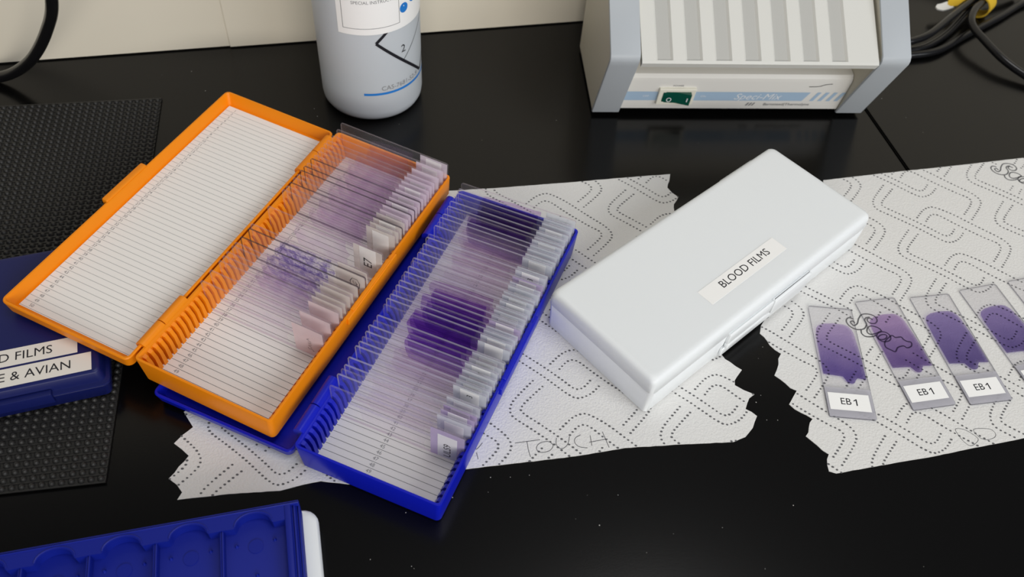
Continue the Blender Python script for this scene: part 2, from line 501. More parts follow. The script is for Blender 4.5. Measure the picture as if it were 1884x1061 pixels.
CURVES = [[(243.8, 443.7), (237.4, 434.2), (234.1, 428.2), (233.6, 423.2), (236.0, 419.4), (245.7, 413.9), (257.0, 407.3), (265.4, 401.7), (272.1, 397.4), (277.4, 395.8), (284.1, 399.6), (289.4, 406.8)],
          [(249.3, 440.8), (243.0, 432.2), (239.6, 426.8), (240.2, 423.1), (250.3, 417.2), (258.3, 412.5), (267.5, 406.6), (275.0, 401.7), (279.7, 402.9), (284.2, 409.5)],
          [(260.8, 415.8), (266.5, 423.4), (272.2, 426.9), (277.0, 426.2), (285.9, 421.8), (295.1, 415.5), (302.5, 410.5), (313.1, 403.2), (316.7, 397.2), (314.3, 390.5), (306.0, 378.2)],
          [(266.1, 413.1), (270.4, 419.1), (275.5, 419.8), (283.9, 414.1), (292.3, 408.5), (302.3, 402.5), (309.0, 398.8), (309.5, 393.7), (301.2, 381.3)]]
V1 = Vector((8.4, -40.4)); V2 = Vector((71.8, 35.5))


def resample(c, step):
    P = smooth_line([(x, y, 0) for x, y in c], 8)
    out = [P[0]]; acc = 0
    for a, d in zip(P, P[1:]):
        seg = (d - a).length; t = step - acc
        while t <= seg:
            out.append(a + (d - a) * t / seg); t += step
        acc = (acc + seg) % step
    return out


def towel(name, poly, z, rot, shift, label, avoid, jag):
    poly = fray(poly, jag)
    b = bm_()
    n = len(poly)
    vs = [b.verts.new((x * S, y * S, (z + 0.35) * S)) for x, y in poly]
    top = b.faces.new(vs)
    bmesh.ops.recalc_face_normals(b, faces=b.faces)
    if top.normal.z < 0: top.normal_flip()
    bmesh.ops.triangulate(b, faces=[top])
    ex = bmesh.ops.extrude_face_region(b, geom=list(b.faces))
    bmesh.ops.translate(b, verts=[v for v in ex['geom'] if isinstance(v, bmesh.types.BMVert)], vec=(0, 0, -0.35 * S))
    bmesh.ops.recalc_face_normals(b, faces=b.faces)
    o = tag(obj(name, b, towel_m, angle=30), label, 'paper towel', 'torn paper towels')
    b = bm_()
    cr, sr = math.cos(rot), math.sin(rot)
    q = Vector((270, 410))
    rnd = random.Random(3)
    base = [resample(c, 2.45) for c in CURVES]
    for i in range(-14, 15):
        for j in range(-9, 10):
            off = V1 * i + V2 * j
            for pts in base:
                for p in pts:
                    d = Vector((p.x, p.y)) + off - q
                    x = q.x + cr * d.x - sr * d.y + shift[0]; y = q.y + sr * d.x + cr * d.y + shift[1]
                    if not inside((x, y), poly) or any(inside((x, y), a) for a in avoid): continue
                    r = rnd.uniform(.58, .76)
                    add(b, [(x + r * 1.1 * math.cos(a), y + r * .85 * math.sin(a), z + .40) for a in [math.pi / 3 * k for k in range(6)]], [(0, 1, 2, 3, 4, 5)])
    tag(obj('shade_dots', b, dotshade_m, o, angle=0), 'small grey dots painting the shade in pressed dimples', None, None, 'stuff')
    return o


LOGO = [[[202.9, 321.9], [202.1, 323.4], [200.5, 322.7], [200.8, 321.2], [202.2, 320.1], [204.4, 322.0], [205.7, 325.4], [208.2, 328.9], [212.0, 329.8], [215.5, 328.8], [216.8, 325.8], [215.2, 323.3], [212.6, 323.0], [211.0, 324.2], [211.0, 326.0], [212.6, 326.8], [214.2, 325.7]], [[202.4, 325.0], [199.9, 325.6], [198.1, 323.6], [198.4, 320.9], [200.5, 318.4], [203.9, 317.3], [207.7, 318.4], [209.8, 321.8], [209.3, 324.9], [210.4, 326.8], [212.7, 327.6]], [[205.7, 317.2], [205.7, 314.5], [207.8, 312.7], [211.8, 313.2], [214.1, 314.6]], [[217.8, 318.2], [216.0, 320.2], [212.6, 321.0], [210.1, 319.5], [209.1, 316.3], [210.6, 314.7], [213.7, 315.5], [216.5, 317.1], [217.8, 318.2]], [[222.2, 312.7], [221.1, 311.3], [219.6, 310.5], [217.8, 310.2], [216.1, 310.7], [214.9, 311.8], [214.3, 313.3], [214.6, 314.9], [215.6, 316.2], [217.2, 317.1], [219.0, 317.4], [220.7, 316.9], [221.9, 315.8], [222.4, 314.3], [222.2, 312.7]], [[220.3, 314.5], [220.0, 313.6], [219.3, 312.7], [218.2, 312.0], [217.0, 311.6], [215.9, 311.6], [215.1, 311.9], [214.9, 312.6], [215.2, 313.4], [216.0, 314.3], [217.1, 315.0], [218.3, 315.4], [219.4, 315.5], [220.1, 315.1], [220.3, 314.5]], [[218.4, 310.2], [221.7, 314.0], [223.7, 315.3], [225.3, 314.1], [228.7, 314.8], [229.8, 313.2], [231.7, 312.0], [233.9, 311.6], [233.5, 308.9], [230.7, 307.3], [228.8, 308.4], [225.2, 306.9], [223.2, 303.8], [220.8, 304.6], [218.0, 306.5], [218.4, 310.2]]]
TOUCH = [[[9.0, 221.5], [21.8, 224.9]], [[15.1, 223.2], [16.2, 218.2], [17.5, 214.4]], [[25.9, 224.3], [21.9, 222.9], [20.2, 220.2], [21.3, 218.0], [24.0, 217.7], [27.4, 219.4], [28.7, 222.4], [25.9, 224.3]], [[30.3, 226.8], [30.4, 222.8], [33.2, 220.8], [36.2, 223.6], [37.0, 228.5]], [[42.8, 230.0], [40.2, 227.9], [39.8, 225.3], [42.1, 223.0], [46.6, 222.7]], [[47.8, 230.2], [48.8, 224.2]], [[54.2, 233.0], [56.0, 228.5], [57.8, 224.1]], [[47.4, 226.1], [56.9, 229.1]], [[-11.8, 218.3], [-10.4, 215.9], [-7.7, 219.9]], [[-10.2, 214.0], [-9.0, 210.4]]]
DD = [[[245.7, 255.3], [250.9, 255.2], [255.8, 251.7], [256.3, 249.2], [251.9, 245.7], [248.8, 247.1], [246.4, 251.4], [245.7, 255.3]], [[255.8, 256.1], [264.3, 257.3], [267.2, 254.9], [265.8, 252.1], [261.2, 250.3], [257.5, 251.5], [255.8, 256.1]]]


def strokes(lists, w, z, off=(0, 0)):
    b = bm_()
    for L in lists:
        closed = L[0] == L[-1]
        P = smooth_line([(x + off[0], y + off[1], 0) for x, y in L], 5, closed) if len(L) > 2 else [Vector((x + off[0], y + off[1], 0)) for x, y in L]
        ribbon(b, [(p.x, p.y) for p in P], w, z)
    return b


LSH = (126.97, 148.82)
hole1 = [(195, 312), (206, 334), (238, 314), (228, 299)]
hole2 = [(x + LSH[0], y + LSH[1]) for x, y in hole1]
ta_ = towel('paper_towel', TOWEL_A, 0.05, math.radians(-2), (-229, -184), 'torn paper towel with pen lettering, lying under the blue and white boxes', [], (1, [(15, 25), (26, 30), (36, 47)]))
obj('handwriting', strokes(TOUCH, 0.32, 0.47), pencil_m, ta_, angle=0)
tb_ = towel('paper_towel', TOWEL_B, 0.05, 0.0, (0, 0), 'torn paper towel under the five stained slides', [hole1, hole2], (2, [(9, 30)]))
obj('handwriting', strokes(DD, 0.25, 0.47), pencil_m, tb_, angle=0)
obj('lettering_shade', strokes(LOGO, 0.85, 0.46), dotshade_m, tb_, angle=0)  # flat grey strokes paint the shade of the embossed logo
obj('lettering_shade', strokes(LOGO, 0.85, 0.46, LSH), dotshade_m, tb_, angle=0)

# ---------------------------------------------------------------- slide boxes
PITCH, X1 = 3.75, 190.6


def base_shell(L, W, H, m):
    b = bm_(); t = 1.7
    loft(b, [rr(2.0, 2.0, L - 2.0, W - 2.0, 2.2, 0), rr(1.2, 1.2, L - 1.2, W - 1.2, 2.6, 0.8), rr(0.1, 0.1, L - 0.1, W - 0.1, 2.6, H - 0.5), rr(0.3, 0.3, L - 0.3, W - 0.3, 2.4, H),
             rr(t - .3, t - .3, L - t + .3, W - t + .3, 1.6, H), rr(t, t, L - t, W - t, 1.4, H - 0.5), rr(t + .4, t + .4, L - t - .4, W - t - .4, 1.2, 2.0)])
    return b


def rack(L, W, side, H):
    """fifty slots: a row of wedge ribs standing against one long wall"""
    b = bm_()
    for k in range(51):
        x = X1 + PITCH / 2 - k * PITCH
        prof = [(1.6, 2.0), (1.6, H - 2.6), (3.6, H - 3.4), (5.4, H - 7.5), (6.4, 2.0)]
        if side > 0: prof = [(W - y, z) for y, z in prof]
        w = 1.25
        n = len(prof)
        a = [(x - w * (1.0 if i in (0, 1, 4) else .8), y, z) for i, (y, z) in enumerate(prof)]
        c = [(x + w * (1.0 if i in (0, 1, 4) else .8), y, z) for i, (y, z) in enumerate(prof)]
        add(b, a + c, [tuple(range(n)), tuple(range(n, 2 * n))[::-1]] + [(i, n + i, n + (i + 1) % n, (i + 1) % n) for i in range(n)])
    bmesh.ops.recalc_face_normals(b, faces=b.faces)
    return b


def card(x0, x1, y0, y1, z, ytext, size, pitch, xfirst, faint=False):
    b = bm_()
    box(b, x0, y0, z, x1, y1, z + 0.2, 0)
    M0 = Matrix(((0, 1, 0, 0), (-1, 0, 0, 0), (0, 0, 1, 0), (0, 0, 0, 1)))   # letters run toward -y, their tops toward +x
    for k in range(50):
        xc = xfirst - k * pitch
        xl = xc - pitch / 2
        if x0 + .3 < xl < x1:
            add(b, [(xl - .11, y0 + .2, z + .24), (xl + .11, y0 + .2, z + .24), (xl + .11, y1 - .2, z + .24), (xl - .11, y1 - .2, z + .24)], [(0, 1, 2, 3)], 1)
        text(b, str(k + 1), size, Matrix.Translation((xc, ytext, z + .24)) @ M0, 2)
    return b


def lid_shell(L, W, H):
    b = bm_(); t = 1.6
    loft(b, [rr(2.2, 2.2, L - 2.2, W - 2.2, 3.0, 0), rr(1.0, 1.0, L - 1.0, W - 1.0, 3.4, 1.0), rr(0, 0, L, W, 3.4, H - .6), rr(.4, .4, L - .4, W - .4, 3.0, H),
             rr(t - .3, t - .3, L - t + .3, W - t + .3, 2.4, H), rr(t, t, L - t, W - t, 2.2, H - .6), rr(t + 2.2, t + 1.6, L - t - 2.2, W - t - 1.6, 2.0, 1.8)])
    return b


def slide_box(M, L, W, H, color, label, ytext, lid, card0=4.6):
    root = thing('slide_box', M, label, 'slide box', 'open slide boxes')
    base = obj('box_base', base_shell(L, W, H, color), color, root)
    obj('slot_rack', rack(L, W, -1, H), color, base, angle=20)
    obj('slot_rack', rack(L, W, 1, H), color, base, angle=20)
    tag(obj('number_card', card(2.4, L - 2.4, 5.2, W - 5.0, 2.0, ytext, 2.9, PITCH, X1), [card_m, cardline_m, greyink_m], base, angle=0), 'white ruled card with slot numbers')
    # front catch: a raised plate under a shallow step in the rim
    b = bm_()
    bbox(b, L / 2 - 26, -1.2, H - 5.5, L / 2 + 26, 0.6, H - 0.2, .4)
    bbox(b, L / 2 - 20, -0.6, H - .6, L / 2 + 20, 1.6, H + .7, .3)
    obj('catch', b, color, base)
    lx, ly, lz, lL, lW, lH, tilt = lid
    LM = Matrix.Translation((lx * S, ly * S, lz * S)) @ Matrix.Rotation(tilt, 4, 'X')
    ld = obj('lid', lid_shell(lL, lW, lH), color, root, LM)
    if card0 is not None:
        tag(obj('number_card', card(5.5, lL - 5.5, card0, lW - 4.4, 1.8, lW - 10.5, 2.6, 3.62, lL - 8.0), [card_m, lidline_m, greyink_m], ld, angle=0), 'white ruled card with fifty numbers')
    b = bm_()
    bbox(b, lL / 2 - 17, lW - 1.0, lH - 4.0, lL / 2 + 17, lW + 3.0, lH + 1.2, .8)
    obj('latch', b, color, ld)
    for x0, x1, own in ((8, 23.6, 1), (24.2, 42, 0), (lL - 42, lL - 24.2, 0), (lL - 23.6, lL - 8, 1)):
        b = bm_()
        yc, zc = W + 1.6, H - 1.4
        cyl(b, (x0, yc, zc), (x1, yc, zc), 3.2, 24)
        if own:
            box(b, x0 + .2, yc, zc - 2.6, x1 - .2, yc + 2.4, zc + 1.6)
            obj('hinge_knuckle', b, color, ld, LM.inverted(), angle=50)
        else:
            box(b, x0 + .2, yc - 2.2, zc - 2.6, x1 - .2, yc, zc + 1.6)
            obj('hinge_knuckle', b, color, base, angle=50)
    return root


BLUE_M = mat4(-23.4, 173.1, 0.45, 1.255)
blue_box = slide_box(BLUE_M, 193.9, 78.3, 20.0, blue_m, 'open royal blue slide box packed with stained glass slides', 44.5,
                     (1.5, 82.5, 0.0, 192.5, 81.0, 7.0, 0.030), card0=None)
OR_M = mat4(-110.1, 205.2, 7.75, 1.221) @ Matrix.Rotation(0.037, 4, 'X')
orange_box = slide_box(OR_M, 192.9, 80.0, 19.1, orange_m, 'open orange slide box with lid folded back over the navy box', 66.5,
                       (-2.6, 81.2, 10.3, 193.3, 79.6, 9.0, 0.0))

# ---------------------------------------------------------------- glass slides


def slide_glass(w, l, t, edge):
    b = bm_()
    r = 1.3
    lo = rr(0, 0, w, l, r, 0, 3); hi = rr(0, 0, w, l, r, t, 3)
    n = len(lo)
    add(b, lo + hi, [tuple(range(n))[::-1], tuple(range(n, 2 * n))], 0)
    b.verts.ensure_lookup_table()
    vs = list(b.verts)
    for k in range(n):
        f = b.faces.new((vs[k], vs[(k + 1) % n], vs[n + (k + 1) % n], vs[n + k])); f.material_index = 1
    me = bpy.data.meshes.new('glass'); b.to_mesh(me); b.free()
    return me


def plate(pts, z):
    b = bm_()
    add(b, [(x, y, z) for x, y in pts], [tuple(range(len(pts)))])
    return b


def thin_box(name, x0, y0, z0, x1, y1, z1):
    b = bm_(); box(b, x0, y0, z0, x1, y1, z1)
    me = bpy.data.meshes.new(name); b.to_mesh(me); b.free(); return me


GL_W, GL_L = 25.2, 74.0
MESH = {'glass': slide_glass(GL_W, GL_L, 1.0, 0)}
MESH['glass'].materials.append(glass_m); MESH['glass'].materials.append(edge_m)
for k, m in (('glass_soft', edgesoft_m), ('glass_dark', edgedark_m)):
    MESH[k] = slide_glass(GL_W, GL_L, 1.0, 0)
    MESH[k].materials.append(glass_m); MESH[k].materials.append(m)
for k, m in frost.items():
    if k == 'bench': continue
    me = thin_box('frosted_end', 0.25, 0.25, 1.0, GL_W - .25, 18.5, 1.06); me.materials.append(m); MESH['frost_' + k] = me
for n in range(4):
    # four label sizes and seats, pressed on a little differently
    x1 = GL_W - (0.6, 1.6, 2.6, 4.2)[n]
    me = thin_box('paper_label', max(x1 - 23.6, .4), 4.2, 1.06, x1, 14.6, 1.16); me.materials.append(boxlabel_m); MESH['label_%d' % n] = me


def film_outline(rnd, y0, y1, w, full):
    pts = []
    e = 0.5 if full else 1.5
    x0, x1 = e, w - e
    for k in range(7):
        t = k / 6
        pts.append((x0 + (x1 - x0) * t, y0 + rnd.uniform(-.5, .5) - (2.2 if k in (3,) else 0)))
    for k in range(5):
        t = k / 4
        pts.append((x1 - rnd.uniform(0, .6) - 2.0 * t * t, y0 + 3 + (y1 - y0 - 5) * t))
    for k in range(5):
        t = k / 4
        pts.append((x1 - 3 - (x1 - x0 - 6) * t, y1 + 2.0 * math.sin(math.pi * t) + rnd.uniform(-.6, .6)))
    for k in range(5):
        t = 1 - k / 4
        pts.append((x0 + rnd.uniform(0, .6) + 2.0 * t * t, y0 + 3 + (y1 - y0 - 5) * t))
    return pts


def put(name, me, parent):
    o = bpy.data.objects.new(name, me); col.objects.link(o); o.parent = parent
    return o


def boxed_slide(rnd, BM, slot, film, fr, label, group, sticker=None, txt=None, y0=2.1, dz=0.0, span=(23, 59), scribble=None, glass=None):
    x = X1 - (slot - 1) * PITCH + rnd.uniform(-.25, .25)
    lean = rnd.uniform(-.035, .02)
    # slide's own axes: width up the box, length across it from the frosted end, face toward the near end
    A = Matrix(((0, 0, -1, 0), (0, 1, 0, 0), (1, 0, 0, 0), (0, 0, 0, 1)))
    M = BM @ Matrix.Translation(((x + .5) * S, (y0 + rnd.uniform(-.35, .35)) * S, (2.45 + dz) * S)) @ Matrix.Rotation(lean, 4, 'Y') @ A
    root = thing('microscope_slide', M, label, 'microscope slide', group)
    put('glass', MESH[glass or ('glass', 'glass_soft')[slot % 3 == 1]], root)
    f = put('frosted_end', MESH['frost_' + fr], root)
    if film:
        y1 = span[1] + rnd.uniform(-3, 2)
        o = obj('blood_film', plate(film_outline(rnd, span[0] + rnd.uniform(-.8, .8), y1, GL_W, film in ('dark', 'violet')), 1.05), films[film], root, angle=0)
    if sticker is not None:
        s = put('paper_label', MESH['label_%d' % sticker], root)
        if txt:
            t, along, size = txt
            b = bm_(); text(b, t, size, Matrix.Translation((along, 9.2, 1.20)))
            obj('lettering', b, ink_m, s, angle=0)
    if scribble:
        b = bm_()
        for L in scribble: ribbon(b, L, .35, 1.1)
        obj('handwriting', b, ink_m, f, angle=0)
    return root


rnd = random.Random(11)
blue_slots = [s for s in range(1, 44) if s not in (12, 29, 37, 42)]
nb = len(blue_slots)
for i, s in enumerate(blue_slots):
    near = nb - i
    film = 'lavender' if s <= 1 else 'dark' if s <= 7 else 'mauve' if s <= 14 else 'faint' if s <= 19 else 'lavender' if s <= 21 else 'violet' if s <= 31 else 'mauve' if s <= 34 else 'faint'
    word = {'lavender': 'lavender-stained', 'dark': 'dark purple', 'mauve': 'pale mauve', 'faint': 'almost clear', 'violet': 'deep violet'}[film]
    fr = 'lilac' if s in (43, 40, 39, 24, 15) else 'pale'
    stk = (s * 7) % 4 if s not in (3, 8, 21, 26) else None
    txt = None
    lab = '%s glass slide, %s from the near end of the blue box' % (word, ordinal(near))
    if s == 43: txt = ('ULS9', 8.0, 5.6); stk = 3; lab = 'almost clear glass slide reading ULS9 at the near end of the blue box'
    if s == 14: txt = ('3', 20.5, 4.6); stk = 0
    if s == 32: txt = ('7', 19.5, 4.6); stk = 0
    if s == 36: txt = ('3', 19.5, 4.6); stk = 1
    dz = rnd.uniform(0, .5) + (1.2 if s in (1, 14, 32, 36, 13) else 0) + (0.8 if s in (24, 27, 33) else 0)
    boxed_slide(rnd, BLUE_M, s, film, fr, lab, 'slides standing in the blue box', stk, txt, dz=dz,
                span=(22, 59) if s <= 9 else (22, 57))

g1 = [s for s in range(1, 23) if s not in (3, 19, 20, 21)]
for i, s in enumerate(g1):
    near = len(g1) - i
    film = 'rose'
    stk = (s * 5) % 4 if s not in (4, 5, 9, 13) else None
    txt = None
    lab = 'rose-stained glass slide, %s from the near end of the orange box\'s far row' % ordinal(near)
    if s == 22: txt = ('E7', 12.6, 7.6); stk = 0; lab = 'glass slide reading E7 at the near end of the orange box\'s far row'
    boxed_slide(rnd, OR_M, s, film, 'mauve' if s < 15 else 'beige', lab, 'far row of slides in the orange box', stk, txt, y0=1.9, dz=rnd.uniform(0, .5) + (2.0 if s == 1 else 0), span=(24, 54), glass='glass_dark' if s in (10, 12, 13, 16) else 'glass_soft')
g2 = [26, 27, 29, 30, 31, 32, 33, 34, 36, 38]
for i, s in enumerate(g2):
    near = len(g2) - i
    film = 'speckled' if s <= 29 else 'streak' if s <= 32 else 'faint'
    word = {'speckled': 'speckled blue-purple', 'streak': 'streaky purple', 'faint': 'nearly clear'}[film]
    fr = 'beige' if s <= 33 else 'pink'
    scr = None
    lab = '%s glass slide, %s from the near end of the orange box\'s near row' % (word, ordinal(near))
    if s == 38:
        scr = [[(5, 7), (6.5, 8.5), (5.5, 10), (7, 10.5)], [(7.5, 8), (9, 10), (10, 8)], [(10.5, 10), (11.5, 8), (12.5, 10)], [(13, 8), (14.5, 10.5), (15.5, 9)]]
        lab = 'nearly clear glass slide with scribbled pink end, nearest in the orange box'
    if s == 27:
        scr = [[(14, 4), (18, 3.5), (21, 5), (21, 8), (18, 9.5), (14, 9)], [(15.5, 6.2), (17, 5), (18.5, 6.4)], [(17, 5), (17, 7.5), (19, 7.5)]]
    if s == 30:
        scr = [[(19, 8), (20, 9), (21, 8.4)]]
    boxed_slide(rnd, OR_M, s, film, fr, lab, 'near row of slides in the orange box', None, None, y0=1.9, dz=rnd.uniform(0, .4) + (1.0 if s == 26 else 0), span=(23, 56), scribble=scr, glass='glass_dark' if s in (27, 29) else 'glass_soft')

# five slides lying on the right-hand towel
BW, BLn = 26.0, 76.0
bg_mesh = slide_glass(BW, BLn, 1.0, 0); bg_mesh.materials.append(benchglass_m); bg_mesh.materials.append(benchedge_m)
bf_mesh = thin_box('frosted_end', 0.2, 0.2, 1.0, BW - .2, 19.0, 1.05); bf_mesh.materials.append(frost['bench'])
bl_mesh = thin_box('paper_label', 1.4, 4.6, 1.05, 24.0, 15.4, 1.15); bl_mesh.materials.append(sticker_m)
BENCH = [(176.93, 255.26, .009, 0), (224.40, 264.01, .255, 1), (257.58, 271.23, .235, 2), (296.49, 282.66, .324, 2), (330.0, 294.0, .33, 0)]
places = ['leftmost on the towel', 'second from the left, beside the stamped lettering', 'third from the left on the towel', 'fourth from the left, cut by the frame edge', 'at the right frame edge, mostly out of view']
for i, (x, y, t, fm) in enumerate(BENCH):
    rn = random.Random(40 + i)
    root = thing('microscope_slide', mat4(x, y, 0.47, t), 'purple-stained glass slide lying flat, ' + places[i], 'microscope slide', 'stained slides lying on the towel')
    put('glass', bg_mesh, root); put('frosted_end', bf_mesh, root)
    lb = put('paper_label', bl_mesh, root)
    b = bm_(); text(b, 'EB', 5.9, Matrix.Translation((10.6, 10.0, 1.19)))
    add(b, [(x, y, 1.19) for x, y in [(16.2, 7.95), (16.9, 7.95), (16.9, 12.1), (16.4, 12.1), (15.0, 11.1), (15.0, 10.5), (16.2, 11.3)]], [tuple(range(7))])
    obj('lettering', b, ink_m, lb, angle=0)
    # film: straight near edge with a drop, rounded thin far edge
    dx = (16.0, 15.5, 14.5, 17, 13)[i]; dr = (2.8, 2.7, 3.2, 3.4, 2.8)[i]
    y0 = (26.5, 26.8, 26.2, 27, 26.5)[i]; y1 = (63.5, 64, 63, 60, 62)[i]
    xa, xb = 1.2, BW - .9
    pts = [(xa, y0 + 1.0)]
    pts += [(dx - dr - 1.2, y0 + .2)]
    pts += [(dx + dr * math.cos(a), y0 - 1.4 + dr * math.sin(a)) for a in [math.pi + .2 + (math.pi - .4) * k / 8 for k in range(9)]]
    pts += [(dx + dr + 1.4, y0 - .2), (xb, y0 - .8), (xb, y0 + 12), (xb - .5, y0 + 22), (xb - 1.2, y1 - 6), (xb - 2.0, y1 - 3)]
    pts += [(xb - 3.6, y1 - .8), (xb - 6, y1 + .2), (xb - 12, y1 + .6), (xa + 6, y1 - .2), (xa + 2.6, y1 - 1.8), (xa + 1.0, y1 - 4), (xa + .3, y1 - 8), (xa, y1 - 14)]
    obj('blood_film', plate([(p[0], p[1]) for p in pts], 1.04), thick_film[fm], root, angle=0)

# ---------------------------------------------------------------- white closed box
WB = mat4(76.6, 244.5, 0.45, 0.790)
wl, ww, wh = 196.4, 79.3, 30.2
root = thing('slide_box', WB, 'closed white slide box with a printed sticker on its lid', 'slide box')
b = bm_()
loft(b, [rr(2.2, 2.2, wl - 2.2, ww - 2.2, 2.4, 0), rr(1.2, 1.2, wl - 1.2, ww - 1.2, 2.8, .9), rr(.5, .5, wl - .5, ww - .5, 3, 19.4), rr(.9, .9, wl - .9, ww - .9, 3, 19.8)])
base = obj('box_base', b, white_pp, root, angle=50)
b = bm_()
loft(b, [rr(.6, .6, wl - .6, ww - .6, 3, 19.9), rr(.1, .1, wl - .1, ww - .1, 3.2, 20.3), rr(.7, .7, wl - .7, ww - .7, 3.2, 26.6), rr(1.1, 1.1, wl - 1.1, ww - 1.1, 3.6, 28.4), rr(2.0, 2.0, wl - 2.0, ww - 2.0, 3.8, 29.6), rr(3.2, 3.2, wl - 3.2, ww - 3.2, 3.6, 30.1), rr(5.0, 5.0, wl - 5.0, ww - 5.0, 3.4, wh)])
lid = obj('lid', b, white_pp, root, angle=60)
b = bm_(); bbox(b, 62, -2.2, 9.0, 96, .6, 13.5, .7); bbox(b, 100, -2.6, 10.5, 134, .6, 23, .9); bbox(b, 62, -1.6, 13.0, 134, .7, 21.5, .6)
obj('latch', b, white_pp, lid, angle=50)
b = bm_(); bbox(b, 60, -.9, 3.0, 136, .9, 9.6, .5)
obj('catch', b, white_pp, base, angle=50)
for x0 in (20, 152):
    b = bm_(); cyl(b, (x0, ww + .6, 19.8), (x0 + 15, ww + .6, 19.8), 2.8, 20); box(b, x0, ww - 1.5, 17.5, x0 + 15, ww + .6, 22.3)
    obj('hinge_knuckle', b, white_pp, base, angle=50)
    b = bm_(); cyl(b, (x0 + 15.5, ww + .6, 19.8), (x0 + 30, ww + .6, 19.8), 2.8, 20); box(b, x0 + 15.5, ww - 1.5, 17.5, x0 + 30, ww + .6, 22.3)
    obj('hinge_knuckle', b, white_pp, lid, angle=50)
b = bm_(); box(b, 63.6, 16.0, wh - .02, 130.0, 27.0, wh + .12)
st = tag(obj('paper_sticker', b, sticker_m, lid, angle=0), 'white sticker reading BLOOD FILMS')
b = bm_(); text(b, 'BLOOD FILMS', 6.9, Matrix.Translation((98.6, 21.8, wh + .16)))
obj('lettering', b, ink_m, st, angle=0)

# ---------------------------------------------------------------- navy closed box on the mat
NA = math.radians(21.95)
NM = mat4(-202.5, 228.4, 3.05, NA)            # local x to the right along the front edge, y away
root = thing('slide_box', NM, 'closed navy blue slide box with two printed stickers, standing on the mat', 'slide box')
nl, nw = 205.0, 90.0
b = bm_()
loft(b, [rr(-nl - 1, -1.6, .2, nw + 1.6, 3, 0), rr(-nl - 2.2, -2.4, 1.5, nw + 2.4, 3.2, .9), rr(-nl - 3.4, -3.2, 3.0, nw + 3.2, 3.4, 9.4), rr(-nl - 3.0, -2.8, 2.6, nw + 2.8, 3.4, 9.8)])
base = obj('box_base', b, navy_m, root, angle=40)
b = bm_()
loft(b, [rr(-nl - 3.2, -3.0, 2.8, nw + 3.0, 3.4, 9.9), rr(-nl - 3.6, -3.4, 3.2, nw + 3.4, 3.4, 10.3), rr(-nl - 3.4, -3.2, 3.0, nw + 3.2, 3.4, 11.0), rr(-nl - 1.4, -1.2, 1.2, nw + 1.4, 3.2, 11.4), rr(-nl - .2, -.1, .2, nw + .2, 3, 17.5), rr(-nl + .4, .5, -.4, nw - .4, 3, 18.2), rr(-nl + 1.4, 1.4, -1.4, nw - 1.4, 3, 18.4)])
lid = obj('lid', b, navy_m, root, angle=40)
b = bm_(); bbox(b, -68, -4.6, 6.0, -24, -1.0, 13.6, .6)
obj('latch', b, navy_m, lid)
b = bm_(); box(b, -100, 14.6, 18.38, -10.0, 25.2, 18.52)
st = obj('paper_sticker', b, sticker_dim, lid, angle=0)
b = bm_(); text(b, 'BLOOD FILMS', 7.4, Matrix.Translation((-44.5, 19.8, 18.56)))
obj('lettering', b, ink_m, st, angle=0)
b = bm_(); box(b, -100, 2.0, 18.38, -3.5, 13.2, 18.52)
st = obj('paper_sticker', b, sticker_dim, lid, angle=0)
b = bm_(); text(b, 'LE & AVIAN', 7.4, Matrix.Translation((-15.8 - 16.0, 7.6, 18.56)))
obj('lettering', b, ink_m, st, angle=0)

# ---------------------------------------------------------------- blue slide tray on a white tray
TM = Matrix(((-.956, .2936, 0, -88.4 * S), (-.2936, -.956, 0, 171.5 * S), (0, 0, -1, 0), (0, 0, 0, 1)))
# right-handed frame: x to the left, y toward the viewer; heights are kept positive by mirroring z below
TM = Matrix(((.956, -.2936, 0, -88.4 * S), (.2936, .956, 0, 171.5 * S), (0, 0, 1, 0), (0, 0, 0, 1)))
# local x right, y away: the corner is the origin, the tray reaches to -x and -y
root = thing('white_tray', TM, 'white plastic tray beneath the blue slide tray', 'tray')
b = bm_()
loft(b, [rr(-190, -104, 4.5, -2, 7, 0.1), rr(-191, -104, 5.4, -1.2, 7.5, 1), rr(-191, -104, 6.6, -.6, 8, 8.6), rr(-191, -104, 5.6, -1.4, 8, 10.0), rr(-190, -103, 3.5, -3.6, 7, 10.2)])
obj('tray_body', b, white_pp, root, angle=45)

root = thing('slide_tray', TM @ Matrix.Translation((0, 0, 10.25 * S)), 'royal blue slide tray with arched finger notches, in the near left corner', 'slide tray')
b = bm_()
H = 9.6
xs = [-7.5, -35.4, -63.8, -91.6, -119.3, -147.0, -174.8]
# body: rim plate with wells, built as floor + rim outline + dividers
loft(b, [rr(-184, -104, -1.2, -1.2, 4, 0), rr(-184, -104, -.4, -.4, 4, .6), rr(-184, -104, -.2, -.2, 4, 3.0), rr(-182.5, -102.5, -1.8, -1.8, 4, 3.4)])
obj('tray_floor', b, tray_m, root)
b = bm_()


def rim(bm, x0, x1):
    """back flange over one well, its front edge cut by an arched notch"""
    xc = (x0 + x1) / 2; w = x1 - x0
    edge = [(x1, -8.8), (xc + 8.6, -9.0), (xc + 7.8, -8.0)]
    edge += [(xc + 7.6 * math.cos(a), -8.0 + 4.9 * math.sin(a)) for a in [math.pi * k / 14 for k in range(1, 14)]]
    edge += [(xc - 7.8, -8.0), (xc - 8.6, -9.0), (x0, -8.8)]
    poly = [(x0, -.9), (x1, -.9)] + edge
    prism(bm, poly, 3.2, H - .4, 'z')
    # thin lip round the notch
    lipm = [(xc + 8.3 * math.cos(a), -8.0 + 5.6 * math.sin(a)) for a in [math.pi * (k - 0) / 14 for k in range(0, 15)]]
    tube(bm, [(q[0], q[1], H - .5) for q in lipm], .45, 8)


